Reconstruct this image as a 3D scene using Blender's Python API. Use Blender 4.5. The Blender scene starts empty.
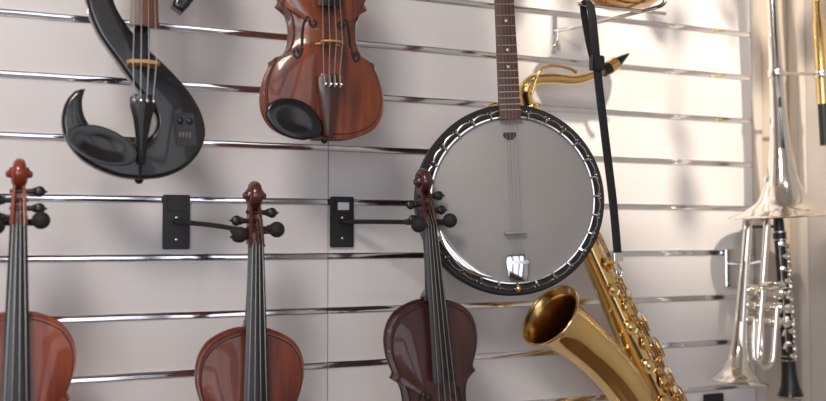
import bpy, bmesh, math, random
from mathutils import Vector, Matrix
random.seed(4)
SC=bpy.context.scene
try:
    SC.view_settings.view_transform='Standard'
except Exception: pass
COL=bpy.context.collection
# ---------------------------------------------------------------- materials
def mat(name,c,rough=.5,metal=0,coat=0,c2=None,nscale=8,stretch=(1,1,1),bump=0,bscale=60,croughness=.08,detail=4,lo=.35,hi=.65,trans=0):
    m=bpy.data.materials.new(name);m.use_nodes=True
    nt=m.node_tree;b=nt.nodes['Principled BSDF']
    b.inputs['Base Color'].default_value=(*c,1)
    b.inputs['Roughness'].default_value=rough
    b.inputs['Metallic'].default_value=metal
    b.inputs['Coat Weight'].default_value=coat
    b.inputs['Coat Roughness'].default_value=croughness
    tc=nt.nodes.new('ShaderNodeTexCoord');mp=nt.nodes.new('ShaderNodeMapping')
    mp.inputs['Scale'].default_value=stretch
    nt.links.new(tc.outputs['Object'],mp.inputs['Vector'])
    if c2:
        n=nt.nodes.new('ShaderNodeTexNoise');n.inputs['Scale'].default_value=nscale;n.inputs['Detail'].default_value=detail
        r=nt.nodes.new('ShaderNodeValToRGB')
        r.color_ramp.elements[0].position=lo;r.color_ramp.elements[1].position=hi
        r.color_ramp.elements[0].color=(*c,1);r.color_ramp.elements[1].color=(*c2,1)
        nt.links.new(mp.outputs[0],n.inputs['Vector']);nt.links.new(n.outputs['Fac'],r.inputs[0]);nt.links.new(r.outputs[0],b.inputs['Base Color'])
    if bump:
        n=nt.nodes.new('ShaderNodeTexNoise');n.inputs['Scale'].default_value=bscale
        bp=nt.nodes.new('ShaderNodeBump');bp.inputs['Strength'].default_value=bump;bp.inputs['Distance'].default_value=.002
        nt.links.new(mp.outputs[0],n.inputs['Vector']);nt.links.new(n.outputs['Fac'],bp.inputs['Height']);nt.links.new(bp.outputs[0],b.inputs['Normal'])
    return m
M_wall=mat('slatwall_laminate',(.70,.68,.685),.38,c2=(.73,.71,.715),nscale=3)
M_wallback=mat('wall_paint',(.56,.48,.40),.7)
M_right=mat('wall_right_paint',(.58,.55,.52),.6)
M_trim=mat('trim_paint',(.60,.55,.50),.45)
M_chrome=mat('aluminium_insert',(.90,.90,.92),.10,1,c2=(.78,.78,.80),nscale=6,stretch=(3,1,1))
M_chr=mat('chrome',(.82,.82,.83),.10,1)
M_black=mat('black_metal',(.010,.010,.011),.4)
M_rub=mat('black_foam',(.010,.010,.011),.75,bump=.3)
M_ebony=mat('ebony',(.009,.008,.008),.34,coat=.1)
M_gloss=mat('black_gloss',(.006,.005,.005),.22,coat=.2)
M_maple=mat('maple_bridge',(.50,.29,.12),.5,c2=(.40,.21,.08),nscale=20)
M_ivory=mat('pale_bridge',(.36,.34,.32),.5)
M_str=mat('string_steel',(.62,.60,.57),.3,1)
M_carbon=mat('speckled_black_lacquer',(.006,.006,.007),.26,coat=.4,c2=(.024,.022,.023),nscale=200,lo=.45,hi=.78,croughness=.05)
M_brass=mat('brass_lacquer',(.93,.68,.31),.10,1,c2=(.86,.60,.25),nscale=9)
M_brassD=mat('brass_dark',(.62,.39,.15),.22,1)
M_silver=mat('silver_plate',(.92,.88,.82),.10,1)
M_pearl=mat('pearl',(.8,.78,.72),.25,coat=.5)
M_head=mat('banjo_skin',(.315,.305,.30),.5,c2=(.345,.335,.33),nscale=4)
M_rose=mat('rosewood',(.075,.028,.016),.4,c2=(.13,.052,.026),nscale=30,stretch=(1,1,.1))
M_white=mat('white_label',(.8,.8,.8),.5)
M_floor=mat('floor_wood',(.16,.09,.05),.35,c2=(.22,.13,.07),nscale=5,stretch=(1,8,1))
M_ceil=mat('ceiling_paint',(.50,.47,.44),.8)
M_dark=mat('dark_panel',(.05,.04,.04),.6)
M_web=mat('nylon_webbing',(.010,.010,.012),.7,bump=.4,bscale=300)
M_tort=mat('f_hole_black',(.006,.004,.003),.6)
M_leaf=mat('leaf_green',(.05,.14,.03),.5,c2=(.08,.2,.05))
M_terra=mat('terracotta',(.4,.15,.07),.8)
# ---------------------------------------------------------------- helpers
def group(name,loc=(0,0,0),rot=(0,0,0),sc=1):
    e=bpy.data.objects.new(name,None);e.empty_display_size=.05
    e.location=loc;e.rotation_euler=rot;e.scale=(sc,)*3;COL.objects.link(e);return e
def mk(name,bm,m,parent=None,smooth=True,ang=35):
    bmesh.ops.recalc_face_normals(bm,faces=bm.faces)
    me=bpy.data.meshes.new(name);bm.to_mesh(me);bm.free()
    if smooth:
        me.polygons.foreach_set('use_smooth',[True]*len(me.polygons))
        me.set_sharp_from_angle(angle=math.radians(ang))
    o=bpy.data.objects.new(name,me);COL.objects.link(o)
    me.materials.append(m)
    if parent: o.parent=parent
    return o
def box(name,lo,hi,m,parent=None,bev=0,rot=None):
    bm=bmesh.new()
    c=[(a+b)/2 for a,b in zip(lo,hi)];s=[abs(b-a) for a,b in zip(lo,hi)]
    bmesh.ops.create_cube(bm,size=1)
    for v in bm.verts: v.co=Vector((v.co.x*s[0],v.co.y*s[1],v.co.z*s[2]))
    if bev: bmesh.ops.bevel(bm,geom=bm.edges[:],offset=bev,segments=2,affect='EDGES')
    o=mk(name,bm,m,parent,smooth=bool(bev))
    o.location=c
    if rot:o.rotation_euler=rot
    return o
def catmull(P,sub=6,closed=False):
    P=[tuple(p) for p in P];n=len(P);out=[]
    rng=range(n if closed else n-1)
    for i in rng:
        if closed: a,b,c,d=P[(i-1)%n],P[i],P[(i+1)%n],P[(i+2)%n]
        else: a,b,c,d=P[max(i-1,0)],P[i],P[i+1],P[min(i+2,n-1)]
        for k in range(sub):
            t=k/sub
            out.append(tuple(.5*((2*b[j])+(-a[j]+c[j])*t+(2*a[j]-5*b[j]+4*c[j]-d[j])*t*t+(-a[j]+3*b[j]-3*c[j]+d[j])*t**3) for j in range(len(b))))
    if not closed: out.append(P[-1])
    return out
def sweep(name,pts,rad,m,parent=None,n=12,ref=None,closed=False,sub=0,cap=True,ang=50,bm=None):
    """tube along pts; rad scalar / list / list of (rN,rB)"""
    if not isinstance(rad,(list,tuple)): rad=[rad]*len(pts)
    rad=[r if isinstance(r,(list,tuple)) else (r,r) for r in rad]
    if sub:
        q=catmull([tuple(p)+tuple(r) for p,r in zip(pts,rad)],sub,closed)
        pts=[x[:3] for x in q];rad=[x[3:] for x in q]
    pts=[Vector(p) for p in pts];N=len(pts)
    own=bm is None
    if own: bm=bmesh.new()
    rings=[];prev=None
    for i,p in enumerate(pts):
        if closed: t=pts[(i+1)%N]-pts[(i-1)%N]
        else: t=pts[min(i+1,N-1)]-pts[max(i-1,0)]
        t.normalize()
        if ref is not None: nn=Vector(ref)
        elif prev is None: nn=Vector((0,0,1)) if abs(t.z)<.8 else Vector((1,0,0))
        else: nn=prev
        nn=nn-t*nn.dot(t);nn.normalize();prev=nn
        b=t.cross(nn)
        rings.append([bm.verts.new(p+nn*(math.cos(2*math.pi*k/n)*rad[i][0])+b*(math.sin(2*math.pi*k/n)*rad[i][1])) for k in range(n)])
    for i in range(N if closed else N-1):
        a=rings[i];b=rings[(i+1)%N]
        for k in range(n): bm.faces.new((a[k],a[(k+1)%n],b[(k+1)%n],b[k]))
    if cap and not closed:
        bm.faces.new(rings[0]);bm.faces.new(rings[-1])
    if own: return mk(name,bm,m,parent,ang=ang)
def lathe(name,prof,m,parent=None,n=48,mtx=None,ang=40,bm=None):
    """prof list of (r,h) about local Z"""
    own=bm is None
    if own: bm=bmesh.new()
    mtx=mtx or Matrix()
    rings=[]
    for r,h in prof:
        if r<1e-6: rings.append([bm.verts.new(mtx@Vector((0,0,h)))])
        else: rings.append([bm.verts.new(mtx@Vector((r*math.cos(2*math.pi*k/n),r*math.sin(2*math.pi*k/n),h))) for k in range(n)])
    for a,b in zip(rings[:-1],rings[1:]):
        for k in range(n):
            k2=(k+1)%n
            if len(a)==1 and len(b)==1: continue
            if len(a)==1: bm.faces.new((a[0],b[k],b[k2]))
            elif len(b)==1: bm.faces.new((a[k],a[k2],b[0]))
            else: bm.faces.new((a[k],a[k2],b[k2],b[k]))
    if own: return mk(name,bm,m,parent,ang=ang)
def axis_m(p,d):
    d=Vector(d).normalized();q=Vector((0,0,1)).rotation_difference(d)
    return Matrix.Translation(Vector(p))@q.to_matrix().to_4x4()
def plate(name,outline,y0,y1,m,parent=None,bev=.001,ang=35,seg=2):
    """outline (x,z) polygon extruded from y0 (front) to y1 (back)"""
    bm=bmesh.new()
    f=[bm.verts.new((x,y0,z)) for x,z in outline];b=[bm.verts.new((x,y1,z)) for x,z in outline]
    ff=bm.faces.new(f);bf=bm.faces.new(b[::-1]);N=len(f)
    for i in range(N): bm.faces.new((f[i],b[i],b[(i+1)%N],f[(i+1)%N]))
    bmesh.ops.recalc_face_normals(bm,faces=bm.faces)
    if bev:
        ed=[e for e in bm.edges if (ff in e.link_faces or bf in e.link_faces)]
        bmesh.ops.bevel(bm,geom=ed,offset=bev,segments=seg,affect='EDGES',profile=.5)
    return mk(name,bm,m,parent,ang=ang)
def ellipsoid(name,c,r,m,parent=None,rot=None,n=20,bm=None):
    own=bm is None
    if own: bm=bmesh.new()
    mt=Matrix.Translation(Vector(c))@(rot.to_matrix().to_4x4() if rot else Matrix())@Matrix.Diagonal((*r,1))
    bmesh.ops.create_uvsphere(bm,u_segments=n,v_segments=n//2,radius=1,matrix=mt)
    if own: return mk(name,bm,m,parent,ang=80)
def interp(tab,x):
    if x<=tab[0][0]: return tab[0][1]
    for (a,b),(c,d) in zip(tab[:-1],tab[1:]):
        if x<=c: return b+(d-b)*(x-a)/(c-a)
    return tab[-1][1]
# ---------------------------------------------------------------- room
XL,XR,YF,ZC=-2.4,1.70,-4.2,2.9
box('floor',(XL-.1,YF-.1,-.1),(XR+.1,.1,0),M_floor)
box('ceiling',(XL-.1,YF-.1,ZC),(XR+.1,.1,ZC+.1),M_ceil)
box('wall_back',(XL-.1,.016,0),(XR+.1,.1,ZC),M_wallback)
box('wall_right',(XR,YF,0),(XR+.1,.016,ZC),M_right)
box('wall_left',(XL-.1,YF,0),(XL,.016,ZC),M_trim)
# shop front: piers, sill and header with open glazing between them
wf=group('wall_front',(0,YF,0))
box('sill',(XL,-.1,0),(XR,0,.5),M_dark,wf)
box('header',(XL,-.1,2.5),(XR,0,ZC),M_dark,wf)
for i,x in enumerate((XL,-1.35,-.35,.65,XR-.22)):
    box('pier_%d'%(i+1),(x,-.1,.5),(x+.22,0,2.5),M_dark,wf)
box('trim_1',(1.545,-.004,0),(1.572,.016,ZC),M_trim,bev=.002)
box('trim_2',(1.672,-.012,0),(1.699,.016,ZC),M_trim,bev=.002)
box('trim_3',(1.686,-.30,0),(1.70,-.27,ZC),M_trim,bev=.002)
box('baseboard_back',(XL,-.012,0),(1.54,-.0005,.09),M_trim,bev=.002)
# slatwall panels
Z0=1.5628
def slatpanel(x0,x1):
    g=group('slatwall_panel',((x0+x1)/2,0,0));w=(x1-x0)/2
    bm=bmesh.new();bi=bmesh.new()
    ks=range(-14,12)
    for k in ks:
        z=Z0+.1*k
        lo,hi=z+.0055,z+.1-.0055
        vs=[bm.verts.new(p) for p in [(-w,.001,lo),(w,.001,lo),(w,0,lo+.001),(-w,0,lo+.001),(-w,0,hi-.001),(w,0,hi-.001),(w,.001,hi),(-w,.001,hi),(-w,.014,lo),(w,.014,lo),(w,.014,hi),(-w,.014,hi)]]
        for q in ((0,1,2,3),(3,2,5,4),(4,5,6,7),(8,9,1,0),(7,6,10,11),(11,10,9,8)): bm.faces.new([vs[i] for i in q])
        bm.faces.new([vs[i] for i in (0,3,4,7,11,8)]);bm.faces.new([vs[i] for i in (1,9,10,6,5,2)])
        prof=[(.0005,6.6),(-.0016,6.4),(-.0024,5.6),(-.0016,4.8),(.0010,4.4),(.0013,3.0),(.0015,.5),(.0013,-2.),(.0009,-4.2),(-.0012,-4.7),(-.0022,-5.5),(-.0014,-6.3),(.0005,-6.6)]
        nseg=40;rows=[]
        for s in range(nseg+1):
            xx=-w+2*w*s/nseg;dz=.00020*math.sin(s*1.7+k*2.1);dy=.00030*math.sin(s*.9+k*1.3)+.00012*math.sin(s*2.7+k)
            rows.append([bi.verts.new((xx,y+(dy if abs(zz)<4.5 else 0),z+zz*.001+dz)) for y,zz in prof])
        for a,b in zip(rows[:-1],rows[1:]):
            for j in range(len(prof)-1): bi.faces.new((a[j],a[j+1],b[j+1],b[j]))
    mk('slat_boards',bm,M_wall,g,smooth=False);mk('metal_inserts',bi,M_chrome,g,ang=50)
slatpanel(-1.507,-.4920);slatpanel(-.4905,.5253);slatpanel(.5268,1.543)
# ---------------------------------------------------------------- violins
half_segs=[[(0,0),(22,1.5),(45,9),(66,22),(79,42),(84,66),(82.5,90),(76,112),(72,124),(77,133)],
 [(77,133),(68,137),(60.5,147),(56,163),(55,182),(58,200),(65,214),(75,222),(89,227)],
 [(89,227),(89,235),(95,247),(102,268),(104.5,290),(101,314),(88,335),(66,348),(38,355),(0,356)]]
right=[]
for s in half_segs:
    right+= catmull(s,4)[:-1]
right.append((0,356))
VOUT=[(x/1000,-u/1000) for x,u in right]+[(-x/1000,-u/1000) for x,u in right[-2:0:-1]]
VC=-.185
ARCH=[(0,-.0310),(.35,-.0300),(.6,-.0268),(.8,-.0215),(.93,-.0178),(.975,-.0174),(1.0,-.0182)]
VPOL=[(math.atan2(z-VC,x),math.hypot(x,z-VC)) for x,z in VOUT];VPOL.sort()
def surf_y(x,u):
    z=-u-VC;a=math.atan2(z,x);R=interp([(VPOL[-1][0]-2*math.pi,VPOL[-1][1])]+VPOL+[(VPOL[0][0]+2*math.pi,VPOL[0][1])],a)
    return interp(ARCH,math.hypot(x,z)/R)
RINGS=[(.4,.028),(.7,.0245),(.9,.0185),(1.0,.0178),(1.006,.0160),(1.0,.0138),(.975,.0134),(.975,-.0134),(1.0,-.0138),(1.006,-.0160),(1.0,-.0182),(.975,-.0174),(.93,-.0178),(.8,-.0215),(.6,-.0268),(.35,-.0300)]
def violin(loc,tilt,c1,c2,tailcol=None,sc=1,scr=None):
    g=group('violin',loc,(0,math.radians(tilt),0),sc)
    var=mat('violin_varnish',c1,.36,coat=.55,c2=c2,nscale=20,stretch=(3.0,1,.30),croughness=.05,detail=10,bump=.08,bscale=40,lo=.32,hi=.72)
    rib=mat('violin_ribs_varnish',tuple(a*.5 for a in c1),.35,coat=.6)
    svar=mat('violin_scroll_varnish',scr or c1,.32,coat=.7,croughness=.08)
    bm=bmesh.new();rs=[]
    for s,y in RINGS: rs.append([bm.verts.new((x*s,y,VC+(z-VC)*s)) for x,z in VOUT])
    N=len(VOUT)
    for a,b in zip(rs[:-1],rs[1:]):
        for i in range(N): bm.faces.new((a[i],a[(i+1)%N],b[(i+1)%N],b[i]))
    cb=bm.verts.new((0,.029,VC));cf=bm.verts.new((0,-.031,VC))
    for i in range(N):
        bm.faces.new((cb,rs[0][(i+1)%N],rs[0][i]));bm.faces.new((cf,rs[-1][i],rs[-1][(i+1)%N]))
    body=mk('body',bm,var,g,ang=50)
    # purfling
    bm=bmesh.new()
    sweep('',[(x*.955,interp(ARCH,.955)-.0002,VC+(z-VC)*.955) for x,z in VOUT],[(.0007,.0010)]*N,None,bm=bm,closed=True,n=6,ref=(0,1,0))
    mk('purfling',bm,M_tort,g)
    # f holes
    for sx in (-1,1):
        P=[(24,160),(19,165),(23,171),(29,167),(30,158),(34,156),(38,168),(40,184),(41,200),(45,216),(50,225),(56,221),(55,213),(50,212),(50,218)]
        R=[1.8,2.6,3.2,2.6,1.6,2.2,3.2,3.8,3.4,2.8,2.0,2.2,3.0,3.4,2.0]
        q=catmull([(a,b,r) for a,b,r in zip([p[0] for p in P],[p[1] for p in P],R)],4)
        sweep('f_hole',[(sx*a/1000,surf_y(a/1000,b/1000)-.0002,-b/1000) for a,b,r in q],[(.0006,r/1000) for a,b,r in q],M_tort,g,n=8,ref=(0,1,0))
    # neck, heel
    sweep('neck',[(0,-.016,.150),(0,-.017,.13),(0,-.020,.07),(0,-.022,.015),(0,-.018,-.002)],[(.010,.008),(.0115,.010),(.0125,.011),(.0155,.013),(.016,.012)],rib,g,n=16,ref=(1,0,0),sub=4)
    sweep('heel',[(0,-.024,.012),(0,0,.008),(0,.016,.003)],[(.016,.012),(.013,.012),(.010,.006)],rib,g,n=14,ref=(1,0,0),sub=3)
    # fingerboard
    bm=bmesh.new();rows=[]
    for t in [i/8 for i in range(9)]:
        z=.130-.27*t;w=.012+.009*t;yt=-.030-.023*t;row=[]
        for k in range(9):
            a=-1+2*k/8;row.append(bm.verts.new((w*a,yt+.0035*a*a,z)))
        row+= [bm.verts.new((w*.96,yt+.0085,z)),bm.verts.new((-w*.96,yt+.0085,z))]
        rows.append(row)
    for a,b in zip(rows[:-1],rows[1:]):
        for i in range(len(a)): j=(i+1)%len(a);bm.faces.new((a[i],a[j],b[j],b[i]))
    bm.faces.new(rows[0]);bm.faces.new(rows[-1])
    mk('fingerboard',bm,M_ebony,g)
    box('nut',(-.0125,-.034,.129),(.0125,-.022,.134),M_ebony,g,bev=.001)
    # pegbox
    bm=bmesh.new();rows=[]
    for t,w,yf,yb in ((0,.0125,-.028,-.006),(.35,.0115,-.024,-.001),(.7,.0100,-.018,.006),(1,.0085,-.012,.010)):
        z=.133+.066*t;rows.append([bm.verts.new((sx*w,y,z)) for sx,y in ((-1,yf),(-.55,yf),(-.5,yf+.010),(.5,yf+.010),(.55,yf),(1,yf),(1,yb-.003),(.6,yb),(-.6,yb),(-1,yb-.003))])
    for a,b in zip(rows[:-1],rows[1:]):
        for i in range(10): j=(i+1)%10;bm.faces.new((a[i],a[j],b[j],b[i]))
    bm.faces.new(rows[0]);bm.faces.new(rows[-1]);mk('pegbox',bm,svar,g,ang=40)
    # scroll
    P=[];R=[]
    for i in range(61):
        t=i/60;a=math.radians(-50+ t*760);r=.0185*(1-t)**.9+.002
        cy,cz=-.006,.210
        P.append((0,cy+r*math.cos(a),cz+r*math.sin(a)));R.append((.0075+.0105*t**1.2,.0060*(1-t)+.0022))
    sweep('scroll',P,R,svar,g,n=12,ref=(1,0,0),ang=60)
    for sx in (-1,1): ellipsoid('scroll_eye',(sx*.0155,-.006,.210),(.004,.006,.006),svar,g,n=12)
    # pegs
    for z,y,sx in ((.144,-.016,-1),(.158,-.013,1),(.170,-.010,-1),(.184,-.006,1)):
        bm=bmesh.new()
        sweep('',[(-sx*.013,y,z),(sx*.012,y,z),(sx*.020,y,z)],[.003,.004,.0045],None,bm=bm,n=10)
        ellipsoid('',(sx*.0215,y,z),(.0035,.0065,.0065),None,bm=bm,n=12)
        ellipsoid('',(sx*.029,y,z),(.0085,.0045,.0085),None,bm=bm,n=16)
        ellipsoid('',(sx*.0385,y,z),(.002,.002,.002),None,bm=bm,n=8)
        mk('peg',bm,M_ebony if not tailcol else tailcol,g,ang=60)
    # bridge
    br=catmull([(-.021,0),(-.020,.005),(-.013,.010),(-.015,.018),(-.019,.026),(-.017,.030),(-.008,.0345),(0,.036),(.008,.0345),(.017,.030),(.019,.026),(.015,.018),(.013,.010),(.020,.005),(.021,0),(.013,.0),(.008,.006),(.003,.012),(0,.016),(-.003,.012),(-.008,.006),(-.013,0)],3,True)
    bm=bmesh.new()
    f=[bm.verts.new((x,-.028-h,-.1985)) for x,h in br];b=[bm.verts.new((x,-.028-h,-.2015)) for x,h in br]
    bm.faces.new(f);bm.faces.new(b[::-1])
    for i in range(len(f)): j=(i+1)%len(f);bm.faces.new((f[i],b[i],b[j],f[j]))
    mk('bridge',bm,M_maple,g,ang=60)
    # tailpiece
    bm=bmesh.new();rows=[]
    for t,w in ((0,.015),(.05,.019),(.12,.020),(.4,.015),(.75,.0105),(.95,.008),(1,.006)):
        z=-.252-.100*t;y=-.049+.014*t;rows.append([bm.verts.new((w*a,y+.005*a*a,z)) for a in (-1,-.6,-.2,.2,.6,1)]+[bm.verts.new((w*a,y+.010,z)) for a in (1,-1)])
    for a,b in zip(rows[:-1],rows[1:]):
        for i in range(8): j=(i+1)%8;bm.faces.new((a[i],a[j],b[j],b[i]))
    bm.faces.new(rows[0]);bm.faces.new(rows[-1]);mk('tailpiece',bm,tailcol or M_ebony,g)
    ellipsoid('end_button',(0,-.008,-.358),(.006,.006,.006),M_ebony,g)
    sweep('tail_gut',[(0,-.036,-.345),(0,-.024,-.356),(0,-.010,-.357)],.0015,M_black,g,n=8)
    # strings + fine tuners
    for i,xx in enumerate((-1.5,-.5,.5,1.5)):
        bm=bmesh.new()
        sweep('',[(xx*.0052,-.0345,.133),(xx*.0112,-.0625+abs(xx)*.0015,-.200),(xx*.009,-.051,-.256)],[.00065]*3,None,bm=bm,n=6)
        sweep('',[(xx*.0052,-.0345,.133),(xx*.004,-.016,.146+.012*i)],[.0005]*2,None,bm=bm,n=6)
        mk('string_%d'%(i+1),bm,M_str,g)
        bm=bmesh.new()
        ellipsoid('',(xx*.009,-.060,-.271),(.003,.004,.003),None,bm=bm,n=10)
        sweep('',[(xx*.009,-.052,-.255),(xx*.009,-.053,-.275)],[.002]*2,None,bm=bm,n=8)
        mk('fine_tuner',bm,M_chr,g)
    # chin rest
    out=catmull([(-.094,-.302),(-.075,-.293),(-.047,-.294),(-.026,-.304),(-.012,-.320),(-.004,-.338),(-.008,-.352),(-.022,-.358),(-.046,-.360),(-.074,-.353),(-.094,-.337),(-.102,-.318)],4,True)
    bm=bmesh.new();cx,cz=-.055,-.33;rs=[]
    for s,y in ((.97,-.022),(1.0,-.026),(.985,-.0295),(.90,-.0310),(.5,-.029),(.2,-.028)):
        rs.append([bm.verts.new((cx-.004+(x-cx)*s,y,cz+(z-cz)*s)) for x,z in out])
    for a,b in zip(rs[:-1],rs[1:]):
        for i in range(len(out)): j=(i+1)%len(out);bm.faces.new((a[i],a[j],b[j],b[i]))
    bm.faces.new(rs[0]);bm.faces.new(rs[-1]);mk('chin_rest',bm,M_gloss,g,ang=60)
    for xx in (-.045,-.028): sweep('chin_rest_clamp',[(xx,-.024,-.357),(xx,.02,-.358)],.0022,M_chr,g,n=8)
    return g
violin((.000,-.19,1.391),0,(.16,.022,.006),(.34,.066,.012),sc=.94,scr=(.24,.030,.008))
violin((.338,-.19,1.356),.8,(.080,.012,.005),(.22,.040,.010),sc=.985,scr=(.085,.013,.006))
violin((.644,-.19,1.392),-3.4,(.026,.007,.005),(.080,.018,.009),sc=.955,scr=(.055,.010,.006))
M_tailbrown=mat('boxwood_brown',(.055,.013,.006),.35,coat=.5)
violin((.449,-.19,2.001),-1.0,(.070,.012,.005),(.27,.058,.011),tailcol=M_tailbrown,sc=.965)
# hooks with yoke
def hook(px,pz,nx,nz,label=False,plate_on=True,ny=-.185):
    g=group('wall_hook',(px,0,pz))
    box('plate',(-.023,-.008,-.047),(.023,-.0025,.047),M_black,g,bev=.0015)
    box('clip',(-.016,-.014,.018),(.016,-.007,.043),M_black,g,bev=.002)
    if label: box('label',(-.011,-.0148,.022),(.011,-.0141,.036),M_white,g,bev=.0002)
    for z in (-.03,.008): ellipsoid('screw',(0,-.0082,z),(.003,.001,.003),M_chr,g,n=10)
    dx,dz=nx-px,nz-pz
    sweep('arm',[(0,-.005,0),(0,-.03,0),(dx*.5,-.10,dz*.4),(dx,ny+.030,dz)],.0042,M_black,g,n=12,sub=5)
    sweep('yoke',[(dx-.028,ny-.040,dz-.002),(dx-.029,ny+.005,dz),(dx-.020,ny+.026,dz),(dx,ny+.031,dz),(dx+.020,ny+.026,dz),(dx+.029,ny+.005,dz),(dx+.028,ny-.040,dz-.002)],.0050,M_rub,g,n=12,sub=5)
    for s in (-1,1):
        ellipsoid('knob',(dx+s*.029,ny-.042,dz-.002-s*-.004),(.0125,.011,.0125),M_rub,g)
hook(-.07,1.53,.000,1.520)
hook(.25,1.524,.340,1.508)
hook(.551,1.526,.638,1.524,label=True)
def small_plate(x,z,s=1):
    g=group('slat_hook_plate',(x,0,z))
    box('plate',(-.021*s,-.008,-.042),(.021*s,-.0025,.042),M_chr if s==1 else M_black,g,bev=.0015)
    sweep('peg_arm',[(0,-.006,.01),(0,-.05,.01),(0,-.10,.018)],.004,M_chr,g,n=10,sub=3)
small_plate(1.477,1.428);small_plate(1.418,1.110,1.3)
# ---------------------------------------------------------------- electric violin
ev=group('electric_violin',(.1655,-.19,1.753))
EU=.00150
left=[(83,-30),(82,0),(87,22),(97,43),(112,63),(126,82),(138,97),(148,110),(153,122),(151,133),(143,141),(128,146),(108,142),(92,134),(83,121),(81,106),(84,94)]
rightp=[(74,97),(66,107),(62,122),(63,137),(70,152),(82,165),(100,175),(120,181),(142,182),(165,178),(184,168),(197,153),(203,135),(200,116),(190,97),(175,79),(157,62),(138,46),(124,30),(113,13),(108,-3),(106,-30)]
S=[]
S+=catmull(left,3)
S+=catmull(rightp,3)
# upper half of the S: curl that mirrors the lower one, inner edge out to the tip, then back along the outer edge
inn=[(107,-52),(114,-80),(130,-98),(150,-101),(166,-88),(173,-64),(174,-38),(173,-15),(167,4)]
outr=[(178,11),(190,-4),(201,-30),(206,-62),(200,-96),(180,-124),(150,-136),(118,-128),(96,-102),(86,-62)]
S+=catmull(inn,3)+catmull(outr,3)
S=[((x-137)*EU*.98,-(y-70)*EU) for x,y in S]
plate('body_frame',S,-.016,.016,M_carbon,ev,bev=.007,ang=60,seg=4)
def E(x,y): return ((x-137)*EU*.98,-(y-70)*EU)
box('centre_beam',(-.012,-.018,-.0),(.012,.012,.32),M_carbon,ev,bev=.004)
bm=bmesh.new();rows=[]
for t in [i/6 for i in range(7)]:
    z=.31-.255*t;w=.012+.0085*t;yt=-.034-.019*t
    rows.append([bm.verts.new((w*a,yt+.0035*a*a,z)) for a in (-1,-.6,-.2,.2,.6,1)]+[bm.verts.new((w*a,yt+.009,z)) for a in (1,-1)])
for a,b in zip(rows[:-1],rows[1:]):
    for i in range(8): j=(i+1)%8;bm.faces.new((a[i],a[j],b[j],b[i]))
bm.faces.new(rows[0]);bm.faces.new(rows[-1]);mk('fingerboard',bm,M_rose,ev)
# bridge
br=[(-.022,-.016),(-.020,-.026),(-.024,-.044),(-.019,-.053),(0,-.058),(.019,-.053),(.024,-.044),(.020,-.026),(.022,-.016),(.010,-.016),(0,-.032),(-.010,-.016)]
bm=bmesh.new();f=[bm.verts.new((x,y,.004)) for x,y in br];b=[bm.verts.new((x,y,-.001)) for x,y in br];bm.faces.new(f);bm.faces.new(b[::-1])
for i in range(len(f)): j=(i+1)%len(f);bm.faces.new((f[i],b[i],b[j],f[j]))
mk('bridge',bm,mat('maple_light',(.50,.27,.09),.45),ev)
bm=bmesh.new();rows=[]
for t,w in ((0,.013),(.05,.0185),(.15,.0185),(.35,.013),(.6,.009),(.9,.0065),(1,.005)):
    z=-.045-.102*t;y=-.048+.016*t;rows.append([bm.verts.new((w*a,y+.005*a*a,z)) for a in (-1,-.5,0,.5,1)]+[bm.verts.new((w*a,y+.010,z)) for a in (1,-1)])
for a,b in zip(rows[:-1],rows[1:]):
    for i in range(7): j=(i+1)%7;bm.faces.new((a[i],a[j],b[j],b[i]))
bm.faces.new(rows[0]);bm.faces.new(rows[-1]);mk('tailpiece',bm,M_gloss,ev)
sweep('tail_gut',[(0,-.032,-.145),(0,-.020,-.162),(0,-.005,-.168)],.0015,M_black,ev,n=8)
ellipsoid('end_button',(0,-.002,-.168),(.007,.007,.007),M_gloss,ev)
for i,xx in enumerate((-1.5,-.5,.5,1.5)):
    sweep('string_%d'%(i+1),[(xx*.0055,-.037,.31),(xx*.011,-.059+abs(xx)*.0015,.002),(xx*.009,-.049,-.052)],.00060,M_str,ev,n=6)
    ellipsoid('fine_tuner',(xx*.009,-.053,-.056),(.003,.004,.004),M_chr,ev,n=10)
out=catmull([E(66,140),E(74,133),E(92,131),E(110,136),E(126,146),E(133,156),E(130,166),E(118,170),E(98,168),E(80,160),E(69,150)],4,True)
bm=bmesh.new();cx,cz=E(99,151);rs=[]
for s,y in ((.97,-.022),(1.0,-.028),(.97,-.032),(.85,-.0325),(.5,-.029),(.2,-.028)):
    rs.append([bm.verts.new((cx+(x-cx)*s,y,cz+(z-cz)*s)) for x,z in out])
for a,b in zip(rs[:-1],rs[1:]):
    for i in range(len(out)): j=(i+1)%len(out);bm.faces.new((a[i],a[j],b[j],b[i]))
bm.faces.new(rs[0]);bm.faces.new(rs[-1]);mk('chin_rest',bm,M_gloss,ev,ang=60)
cx,cz=E(181,131)
box('control_panel',(cx-.016,-.0185,cz-.025),(cx+.016,-.013,cz+.025),M_gloss,ev,bev=.002,rot=(0,math.radians(-6),0))
for dx,dz in ((-.007,.013),(.007,.013)): ellipsoid('knob',(cx+dx,-.0195,cz+dz),(.005,.003,.005),M_black,ev,n=14)
M_grey=mat('switch_grey',(.12,.12,.12),.4)
for k in range(4): box('switch',(cx-.009+.005*k,-.0205,cz-.012),(cx-.006+.005*k,-.018,cz-.004),M_grey,ev,bev=.0004)
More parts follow.
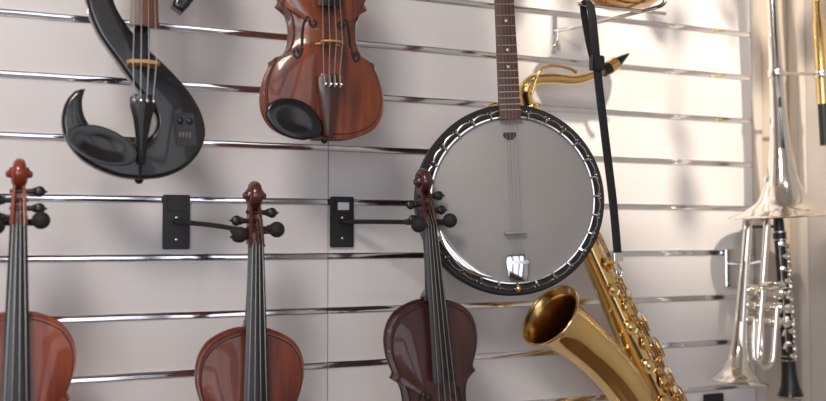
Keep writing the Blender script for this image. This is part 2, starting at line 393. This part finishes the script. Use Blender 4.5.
# ---------------------------------------------------------------- banjo
bj=group('banjo',(.800,-.205,1.564),(0,math.radians(-2.6),math.radians(-16)),1.0)
FY=Matrix.Rotation(math.radians(90),4,'X')  # local Z -> -Y (front)
R0=.1455
lathe('drum_head',[(0,0.0),(R0*.98,0.0),(R0,-.002),(R0,-.02)],M_head,bj,n=96,mtx=FY)
lathe('tension_hoop',[(R0-.001,-.008),(R0-.001,.0045),(R0+.0003,.0056),(R0+.0024,.0056),(R0+.0034,.0045),(R0+.0036,-.010),(R0,-.010)],M_chr,bj,n=96,mtx=FY)
M_reso=mat('resonator_black',(.006,.005,.005),.5)
lathe('resonator',[(R0+.001,-.006),(R0+.010,-.004),(.166,-.003),(.1695,-.006),(.170,-.012),(.168,-.06),(.162,-.070),(.10,-.078),(0,-.082)],M_reso,bj,n=96,mtx=FY)
lathe('rim',[(R0-.004,-.004),(R0-.004,-.07)],M_rose,bj,n=64,mtx=FY)
bk=bmesh.new();NH=28
ro=[]
for i in range(NH*12):
    a=2*math.pi*i/(NH*12);ph=(i%12)/12
    r=R0+.0068+.0070*abs(math.sin(math.pi*ph))**.5
    ro.append((r*math.cos(a),r*math.sin(a)))
def band(nm,s0,s1,y0,y1,m):
    bm=bmesh.new()
    f=[bm.verts.new((x*s0,y0,z*s0)) for x,z in ro];b=[bm.verts.new((x*s1,y1,z*s1)) for x,z in ro]
    for i in range(len(ro)): j=(i+1)%len(ro);bm.faces.new((f[i],f[j],b[j],b[i]))
    mk(nm,bm,m,bj,smooth=False)
band('scalloped_flange',1.0,.955,-.0042,-.0042,M_reso)
M_edge=mat('flange_edge_nickel',(.55,.54,.53),.3,1)
band('flange_edge',1.0,.988,-.0046,-.0054,M_edge)
bm=bmesh.new()
for i in range(NH):
    a=2*math.pi*(i)/NH
    c,s=math.cos(a),math.sin(a)
    sweep('',[(c*(R0+.001),-.0068,s*(R0+.001)),(c*(R0+.0065),-.0100,s*(R0+.0065)),(c*(R0+.0090),-.008,s*(R0+.0090)),(c*(R0+.0090),.02,s*(R0+.0090))],[.0022]*4,None,bm=bm,n=8)
    for dq in (-.022,.022):
        cc,ss=math.cos(a+dq),math.sin(a+dq)
        bmesh.ops.create_uvsphere(bm,u_segments=8,v_segments=6,radius=.0016,matrix=Matrix.Translation((cc*(R0+.0125),-.0055,ss*(R0+.0125))))
    bmesh.ops.create_uvsphere(bk,u_segments=8,v_segments=6,radius=.0036,matrix=Matrix.Translation((c*(R0+.0105),-.005,s*(R0+.0105))))
mk('tension_hooks',bm,M_chr,bj)
mk('hook_nuts',bk,M_black,bj)
# neck
bm=bmesh.new();rows=[]
for t,w in ((0,.0190),(1,.0135)):
    z=R0-.004+.48*t;y0=-.014;rows.append([bm.verts.new((sx*w,y,z)) for sx,y in ((-1,y0),(-.6,y0-.001),(0,y0-.0015),(.6,y0-.001),(1,y0),(1,y0+.007),(-1,y0+.007))])
for a,b in zip(rows[:-1],rows[1:]):
    for i in range(7): j=(i+1)%7;bm.faces.new((a[i],a[j],b[j],b[i]))
bm.faces.new(rows[0]);bm.faces.new(rows[-1]);mk('fingerboard',bm,M_rose,bj)
sweep('neck',[(0,-.001,R0+.0),(0,0,R0+.1),(0,0,R0+.47)],[(.0185,.014),(.017,.013),(.0135,.011)],mat('mahogany',(.16,.05,.02),.35,coat=.6),bj,n=16,ref=(1,0,0))
bm=bmesh.new()
k=0
while True:
    zz=(R0+.475)-(.63)*(1-2**(-k/12))
    if zz<R0+.004: break
    w=.0190-.0055*(zz-R0)/.48
    sweep('',[(-w,-.0155,zz),(w,-.0155,zz)],[.0009]*2,None,bm=bm,n=6);k+=1
mk('frets',bm,M_str,bj)
bm=bmesh.new()
for k in (3,5,7,10,12,15,17):
    zz=(R0+.475)-(.63)*(1-2**(-(k-.5)/12))
    if zz>R0+.01: ellipsoid('',(0,-.0153,zz),(.0026,.0006,.0026),None,bm=bm,n=12)
mk('inlay_dots',bm,M_pearl,bj)
plate('headstock_plate',[(-.016,R0+.475),(-.03,R0+.52),(-.033,R0+.60),(-.018,R0+.63),(0,R0+.62),(.018,R0+.63),(.033,R0+.60),(.03,R0+.52),(.016,R0+.475)],-.014,.0,M_gloss,bj,bev=.002)
M_bstr=mat('banjo_string',(.30,.29,.28),.4,1)
for i,xx in enumerate((-1.5,-.5,.5,1.5)):
    sweep('string_%d'%(i+1),[(xx*.006,-.019,R0+.475),(xx*.0065,-.016,-.055),(xx*.005,-.012,-.105)],.0004,M_bstr,bj,n=6)
plate('bridge',[(-.020,-.060),(-.017,-.0565),(.017,-.0565),(.020,-.060)],-.015,-.001,M_ivory,bj,bev=.0005)
# tailpiece
plate('tailpiece',[(-.017,-.096),(.017,-.096),(.019,-.108),(.018,-.134),(.012,-.145),(-.012,-.145),(-.018,-.134),(-.019,-.108)],-.013,-.009,M_chr,bj,bev=.0015)
box('tailpiece_hinge',(-.020,-.017,-.113),(.020,-.012,-.107),M_silver,bj,bev=.001)
ellipsoid('tailpiece_screw',(0,-.010,-.156),(.005,.004,.006),M_brass,bj)
# armrest
P=[]
for i in range(15):
    a=math.radians(200+ i*3.6);rr=R0-.004+.003*math.sin(i*math.pi/14);P.append((rr*math.cos(a),-.013-.004*math.sin(i*math.pi/14),rr*math.sin(a)))
sweep('armrest',P,[(.002,.003+.006*math.sin(math.pi*i/14)) for i in range(15)],M_chr,bj,n=12,ref=(0,1,0))
plate('badge',[(-.011,.119),(.011,.119),(.012,.113),(.008,.108),(0,.105),(-.008,.108),(-.012,.113)],-.0012,-.0002,mat('badge_grey',(.03,.03,.03),.5),bj,bev=0)
# ---------------------------------------------------------------- saxophone
SL=Vector((1.10,-.08,1.45))
sx=group('saxophone',SL)
def W(x,d,z): return tuple(Vector((x,-d,z))-SL)
body=[W(.922,.056,1.755),W(.935,.056,1.725),W(1.068,.062,1.452),W(1.146,.072,1.291),W(1.209,.080,1.161),W(1.250,.085,1.075)]
sweep('body_tube',body,[.0115,.013,.0225,.028,.0325,.034],M_brass,sx,n=28,sub=6)
sweep('neck_pipe',[W(.928,.056,1.74),W(.914,.060,1.768),W(.909,.065,1.788),W(.925,.07,1.806),W(.965,.075,1.811),W(1.010,.080,1.810),W(1.045,.084,1.819),W(1.075,.085,1.832)],[.014,.0135,.013,.012,.011,.010,.009,.0075],M_brass,sx,n=20,sub=6)
sweep('neck_cork',[W(1.062,.085,1.827),W(1.082,.086,1.834)],.009,M_maple,sx,n=16)
sweep('mouthpiece',[W(1.076,.086,1.832),W(1.095,.087,1.842),W(1.115,.089,1.856),W(1.134,.090,1.870)],[(.0130,.0130),(.0130,.0130),(.009,.010),(.002,.007)],M_gloss,sx,n=18,sub=4)
sweep('ligature',[W(1.090,.0868,1.839),W(1.106,.088,1.850)],.0140,M_brass,sx,n=18)
sweep('octave_key',[W(.917,.075,1.775),W(.935,.085,1.828),W(.985,.090,1.832),W(1.010,.090,1.824)],[.002,.003,.003,.004],M_brass,sx,n=10,sub=4)
lathe('neck_collar',[(.0,-.012),(.0175,-.012),(.0195,-.009),(.0195,.006),(.0175,.010),(0,.010)],M_brass,sx,n=24,mtx=axis_m(W(.924,.056,1.748),(-.3,0,.9)))
# bow and bell
bw=[W(1.250,.085,1.075),W(1.258,.088,1.035),W(1.242,.095,1.003),W(1.208,.104,.998),W(1.178,.112,1.035),W(1.152,.118,1.105),W(1.118,.120,1.175),W(1.080,.120,1.226),W(1.038,.120,1.267),W(.999,.121,1.298),W(.965,.122,1.323),W(.944,.123,1.337),W(.932,.124,1.345),W(.925,.125,1.350)]
brr=[.034,.035,.036,.037,.038,.0385,.040,.0415,.0435,.046,.049,.053,.058,.065]
sweep('bow_and_bell',bw,brr,M_brass,sx,n=40,sub=5,cap=False)
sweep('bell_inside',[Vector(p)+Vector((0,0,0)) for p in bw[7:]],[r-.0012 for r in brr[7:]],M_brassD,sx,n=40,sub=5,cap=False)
tg=(Vector(bw[-1])-Vector(bw[-2])).normalized()
P=[];m4=axis_m(bw[-1],tg)
for k in range(40): P.append(m4@Vector((.0650*math.cos(k*math.pi/20),.0650*math.sin(k*math.pi/20),0)))
sweep('bell_rim',P,.0028,M_brass,sx,n=8,closed=True)
# keywork
ax=Vector(body[4])-Vector(body[1]);axn=ax.normalized()
side=Vector((axn.z,0,-axn.x));
if side.x<0: side=-side
front=Vector((0,-1,0))
def bp(t):  # along body
    q=catmull([tuple(b) for b in body],8);f=t*(len(q)-1);i=int(min(f,len(q)-2));return Vector(q[i]).lerp(Vector(q[i+1]),f-i)
def br_(t): return interp([(0,.0115),(.2,.0145),(.45,.0225),(.65,.028),(.85,.0325),(1,.034)],t)
bm=bmesh.new();bpz=bmesh.new();br2=bmesh.new()
def cup(p,d,r,bmx=bm):
    lathe('',[(0,-.003),(r*.97,-.003),(r,-.001),(r,.002),(r*.88,.0035),(r*.75,.0028),(r*.35,.0030),(r*.2,.0045),(0,.0045)],None,n=24,mtx=axis_m(p,d),bm=bmx)
for i,t in enumerate((.26,.31,.36,.41,.46,.51,.56,.615,.67,.73,.79,.85,.91,.97)):
    rr=br_(t);d=(front*.85+side*(.30 if i%2 else -.15)).normalized()
    cup(bp(t)+d*(rr+.008),d,.010+.008*t)
    d2=(front*.30+side*.92).normalized()
    if i%2==0: cup(bp(t+.015)+d2*(rr+.009),d2,.009+.009*t)
    p=bp(t)+d*(rr+.012);q=bp(t)+(side*.9+front*.7).normalized()*(rr+.011)
    sweep('',[p,q],[.0022]*2,None,bm=bm,n=8)
for k,(a,b_,w) in enumerate(((.25,.98,(.9,.7)),(.35,.95,(1.0,.25)),(.28,.80,(.55,1.0)),(.5,.90,(-.85,.6)))):
    dd=(side*w[0]+front*w[1]).normalized();pp=[bp(a+(b_-a)*j/12)+dd*(br_(a+(b_-a)*j/12)+.011) for j in range(13)]
    sweep('',pp,[.0022]*13,None,bm=br2,n=8)
    for j in range(0,13,2):
        sweep('',[pp[j],pp[j]-dd*.012],[.0025]*2,None,bm=br2,n=8);ellipsoid('',pp[j],(.004,.004,.004),None,bm=br2,n=10)
for t in (.42,.48,.54,.70,.76,.82):
    d=(front*.95+side*.45).normalized();p=bp(t)+d*(br_(t)+.018)
    lathe('',[(0,0),(.0065,0),(.007,.002),(.005,.0035),(0,.004)],None,n=16,mtx=axis_m(p,d),bm=bpz)
    lathe('',[(.0,-.006),(.003,-.006),(.003,-.001),(.0095,0),(.0095,.0015),(0,.0015)],None,n=16,mtx=axis_m(p,d),bm=bm)
for t in (.58,.66,.74,.82,.90):
    d=(side*1.0+front*.25).normalized();p=bp(t)+d*(br_(t)+.018)
    sweep('',[p-axn*.018,p,p+axn*.018],[(.002,.004),(.003,.008),(.002,.004)],None,bm=bm,n=10,ref=tuple(d),sub=3)
    sweep('',[p+axn*.01,p-d*.016+axn*.01],[.002]*2,None,bm=bm,n=8)
# left-hand table / wire guard standing off the side of the tube
for t0,t1 in ((.62,.70),(.78,.88)):
    d=(side*1.0+front*.1).normalized()
    sweep('',[bp(t0)+d*br_(t0),bp(t0+.01)+d*(br_(t0)+.024),bp((t0+t1)/2)+d*(br_(t0)+.028),bp(t1-.01)+d*(br_(t1)+.024),bp(t1)+d*br_(t1)],[.002]*5,None,bm=bm,n=8,sub=3)
mk('key_cups',bm,M_brass,sx,ang=40);mk('pearl_touches',bpz,M_pearl,sx);mk('key_rods',br2,M_brass,sx)
sweep('bell_brace',[Vector(bw[8]),(Vector(bw[8])+bp(.62))/2+Vector((0,-.01,0)),bp(.62)],.004,M_brass,sx,n=10)
# ---------------------------------------------------------------- neck strap
st=group('saxophone_strap',(1.0,-.215,1.9))
def T(x,d,z): return (x-1.0,-d+.215,z-1.9)
sweep('webbing_long',[T(.937,.245,1.917),T(.938,.250,1.90),T(.942,.254,1.84),T(.948,.254,1.78),T(.964,.254,1.66),T(.979,.252,1.56),T(.990,.25,1.462)],[(.0012,.0090)]*7,M_web,st,n=8,ref=(0,1,0),sub=5)
sweep('webbing_loop',[T(.937,.245,1.917),T(.936,.235,1.926),T(.937,.225,1.917),T(.939,.230,1.88),T(.943,.240,1.83),T(.947,.249,1.80)],[(.0012,.0075)]*6,M_web,st,n=8,ref=(0,1,0),sub=5)
box('slider',T(.933,.262,1.795),T(.958,.246,1.822),M_black,st,bev=.002)
sweep('snap_hook',[T(.990,.25,1.462),T(.991,.25,1.448),T(.998,.25,1.438),T(.995,.25,1.426),T(.987,.25,1.428),T(.986,.25,1.438)],.0022,M_chr,st,n=8,sub=4)
box('strap_end',T(.980,.253,1.455),T(1.000,.247,1.47),M_chr,st,bev=.001)
# ---------------------------------------------------------------- display bracket + cymbal
bk=group('display_bracket',(1.013,0,1.925))
box('plate',(-.006,-.008,-.045),(.006,-.0025,.032),M_chr,bk,bev=.001)
sweep('arm',[(0,-.005,0),(.01,-.05,-.004),(.035,-.18,-.007),(.055,-.27,-.007),(.060,-.285,.002)],.004,M_chr,bk,n=10,sub=4)
sweep('arm_lower',[(0,-.005,-.03),(-.0,-.015,-.03),(.0,-.02,-.004)],.003,M_chr,bk,n=10,sub=3)
sweep('cross_bar',[(-.095,-.235,-.008),(.10,-.235,-.007)],.0035,M_chr,bk,n=10)
cy=group('hand_cymbal',(1.040,-.222,1.9535),(math.radians(-4),math.radians(-3),0))
lathe('bowl',[(.0,-.0275),(.025,-.027),(.045,-.023),(.062,-.014),(.073,-.002),(.080,.012),(.083,.022),(.081,.022),(.070,-.001),(.058,-.012),(.040,-.020),(0,-.025)],mat('aged_bronze',(.62,.36,.14),.22,1,c2=(.42,.22,.08),nscale=25),cy,n=64)
sweep('handle_strap',[(0,0,-.024),(0,0,.0),(.02,0,.04),(0,0,.06),(-.02,0,.04),(0,0,.0)],[(.001,.008)]*6,M_web,cy,n=8,ref=(0,1,0),sub=4)
# ---------------------------------------------------------------- trombone
tb=group('trombone',(1.486,-.15,1.540),(0,math.radians(-3.0),0))
prof=[(.1125,0),(.1135,.0015),(.112,.003),(.103,.006),(.085,.012),(.068,.021),(.053,.034),(.042,.052),(.0325,.080),(.025,.12),(.020,.17),(.016,.24),(.0135,.33),(.0115,.43),(.0105,.60)]
lathe('bell',prof+[(.0095,.60),(.0125,.33),(.019,.17),(.0315,.08),(.052,.034),(.084,.012),(.1125,0)],M_silver,tb,n=64,ang=60)
Rb=.064
P=[(0,0,.58)]+[(Rb-Rb*math.cos(a),0,.60+Rb*math.sin(a)) for a in [math.pi*k/10 for k in range(11)]]+[(2*Rb,0,.55),(2*Rb,0,.30),(2*Rb,0,.16)]
sweep('main_tuning_slide',P,.0095,M_brass,tb,n=16)
sweep('slide_sleeve',[(2*Rb,0,.42),(2*Rb,0,.24)],.012,M_brass,tb,n=18)
sweep('receiver',[(2*Rb,0,.24),(2*Rb,0,.15)],.0105,M_black,tb,n=18)
sweep('brace_1',[(0,0,.305),(2*Rb,0,.305)],.0035,M_silver,tb,n=10)
for xx,r in ((.0,.016),(2*Rb,.014)): lathe('brace_collar',[(r,-.008),(r+.0015,-.004),(r+.0015,.004),(r,.008)],M_silver,tb,mtx=Matrix.Translation((xx,0,.305)),n=24)
sweep('wall_peg',[(.0,.145,.58),(0,.012,.60),(Rb*.6,.0,.665)],.004,M_chr,tb,n=8)
# ---------------------------------------------------------------- trumpet (hung bell down)
tp=group('trumpet',(1.378,-.12,1.196),(0,math.radians(6.5),0),1.03)
prof=[(.0615,0),(.0625,.0012),(.061,.003),(.050,.008),(.037,.017),(.027,.030),(.020,.050),(.0145,.085),(.0115,.14),(.0095,.22),(.0085,.31)]
lathe('bell',prof+[(.0075,.31),(.0135,.085),(.026,.03),(.049,.008),(.0615,0)],M_silver,tp,n=56,ang=60)
def ub(x0,x1,z,up=1,n=10,y=0): 
    r=(x1-x0)/2;return [(x0+r-r*math.cos(math.pi*k/n),y,z+up*abs(r)*math.sin(math.pi*k/n)) for k in range(n+1)]
sweep('bell_bow',[(0,0,.30)]+ub(0,.052,.315)+[(.052,0,.24),(.052,0,.17)],.0078,M_silver,tp,n=16)
sweep('lead_pipe',[(.034,-.016,.36),(.034,-.016,.10)]+ub(.034,.076,.055,-1,y=-.016)+[(.076,-.016,.16)],.0060,M_silver,tp,n=14)
for i,z in enumerate((.128,.158,.188)):
    lathe('valve_%d'%(i+1),[(0,-.052),(.009,-.052),(.0135,-.047),(.0135,-.040),(.0115,-.038),(.0115,.038),(.0138,.040),(.0138,.046),(.008,.050),(.0035,.051),(.0035,.070),(.009,.071),(.009,.075),(0,.076)],M_silver,tp,n=24,mtx=Matrix.Translation((.050,0,z))@Matrix.Rotation(math.radians(90),4,'Y'))
sweep('valve_slide_1',[(.03,-.02,.19)]+[(.03,-.02-.0,.20),(.03,-.05,.205),(.045,-.055,.205),(.055,-.05,.203),(.055,-.012,.19)],.005,M_silver,tp,n=12,sub=3)
sweep('valve_slide_3',[(.022,-.012,.125),(.022,-.018,.06),(.030,-.022,.045),(.042,-.018,.06),(.042,-.012,.125)],.005,M_silver,tp,n=12,sub=3)
lathe('mouthpiece',[(.004,-.05),(.005,-.02),(.006,0),(.011,.012),(.0135,.022),(.0135,.026),(.010,.026),(0,.012)],M_silver,tp,n=24,mtx=Matrix.Translation((.034,-.016,.395)))
# ---------------------------------------------------------------- clarinet
cl=group('clarinet',(1.520,-.10,1.530),(0,math.radians(-4.1),0),.93)
lathe('body',[(0,.02),(.009,.02),(.012,.0),(.0125,-.02),(.0150,-.022),(.0150,-.04),(.0125,-.042),(.0128,-.15),(.0152,-.152),(.0152,-.165),(.013,-.167),(.0135,-.31),(.016,-.312),(.016,-.322),(.0165,-.35),(.020,-.38),(.027,-.402),(.030,-.408),(.027,-.408),(.015,-.36),(0,-.36)],M_ebony,cl,n=32)
bm=bmesh.new()
for z in (-.022,-.040,-.152,-.165,-.312,-.322,-.406): 
    r=.0300 if z<-.39 else .0160
    P=[(r*math.cos(k*math.pi/12),r*math.sin(k*math.pi/12),z) for k in range(24)];sweep('',P,[.0016]*24,None,bm=bm,closed=True,n=6)
for i in range(19):
    z=-.050-.0145*i;a=math.radians(-90+(-38,22,-5,40)[i%4]);d=Vector((math.cos(a),math.sin(a),0))
    cup(Vector((0,0,z))+d*.017,d,.0070,bm)
    if i%2==0: sweep('',[Vector((0,0,z))+d*.018,Vector((.014,-.012,z-.012))],[.0018]*2,None,bm=bm,n=6)
for x in (.015,-.014,.006): sweep('',[(x,-.011-.004*(x==.006),-.05),(x,-.011-.004*(x==.006),-.30)],[.0017]*2,None,bm=bm,n=6)
for z in (-.22,-.25,-.28): sweep('',[(-.015,-.012,z),(-.024,-.014,z-.012)],[(.0015,.004)]*2,None,bm=bm,n=8)
mk('keywork',bm,M_silver,cl)
sweep('wall_peg',[(0,.1,-.01),(0,.0,-.01)],.004,M_black,cl,n=8)
# ---------------------------------------------------------------- unseen plant added in front of the spotlight to cast the dappled light
hp=group('dapple_gobo_plant',(1.10,-.72,2.53))
lathe('gobo_pot',[(0,-.06),(.045,-.06),(.06,.04),(.064,.04),(.064,.055),(.058,.055),(.05,0),(0,0)],M_terra,hp,n=32)
for k in range(3):
    a=k*2.094;sweep('gobo_cord_%d'%(k+1),[(.06*math.cos(a),.06*math.sin(a),.05),(0,0,.37)],.0015,M_black,hp,n=6)
bm=bmesh.new()
for v in range(11):
    a=v*.571;L=random.uniform(.12,.26);r=random.uniform(.09,.20)
    pts=[(.05*math.cos(a),.05*math.sin(a),.05),(r*.6*math.cos(a),r*.6*math.sin(a),.06),(r*math.cos(a),r*math.sin(a),-.05),(r*1.05*math.cos(a+.1),r*1.05*math.sin(a+.1),-L)]
    q=catmull(pts,5);sweep('',q,[.0015]*len(q),None,bm=bm,n=5)
    for j in range(3,len(q),2):
        p=Vector(q[j]);rt=Matrix.Rotation(random.uniform(0,6.28),4,'Z')@Matrix.Rotation(random.uniform(.4,1.4),4,'X');s=random.uniform(.7,1.05)
        ring=[(0,0),(.012,.012),(.016,.028),(.010,.046),(0,.060),(-.010,.046),(-.016,.028),(-.012,.012)]
        bm.faces.new([bm.verts.new(p+(rt@Vector((x*s,y*s,.006*abs(x)/.016)))) for x,y in ring])
mk('gobo_foliage',bm,M_leaf,hp)
# ---------------------------------------------------------------- lights
def area(name,loc,target,size,power,color,sy=None):
    l=bpy.data.lights.new(name,'AREA');l.energy=power;l.color=color;l.size=size
    if sy: l.shape='RECTANGLE';l.size_y=sy
    o=bpy.data.objects.new(name,l);COL.objects.link(o);o.location=loc
    o.rotation_euler=(Vector(target)-Vector(loc)).to_track_quat('-Z','Y').to_euler()
    return o
area('ceiling_lamp_key',(-.55,-1.7,2.75),(.4,0,1.85),.5,27,(1,.91,.82))
area('window_daylight',(-1.6,-3.6,1.7),(.5,0,1.5),1.4,24,(.90,.93,1),sy=1.3)
l=bpy.data.lights.new('spot_lamp','SPOT');l.energy=190;l.color=(1,.85,.69);l.spot_size=math.radians(36);l.spot_blend=.6;l.shadow_soft_size=.02
o=bpy.data.objects.new('spot_lamp',l);COL.objects.link(o);o.location=(.92,-1.45,2.80)
o.rotation_euler=(Vector((1.36,0,2.0))-o.location).to_track_quat('-Z','Y').to_euler()
w=bpy.data.worlds.new('shop_surroundings');SC.world=w;w.use_nodes=True
nt=w.node_tree;bg=nt.nodes['Background']
bg.inputs[0].default_value=(.90,.92,1,1);bg.inputs[1].default_value=1.75
# ---------------------------------------------------------------- camera
cd=bpy.data.cameras.new('camera');cam=bpy.data.objects.new('camera',cd);COL.objects.link(cam)
cd.sensor_width=36;cd.lens=36*918/826;cd.clip_start=.02
cd.dof.use_dof=True;cd.dof.focus_distance=1.58;cd.dof.aperture_fstop=2.4
cam.location=(0,-1.622,1.5)
cam.rotation_euler=(math.radians(90)+math.atan(35.5/918),0,-math.radians(23.25))
SC.camera=cam
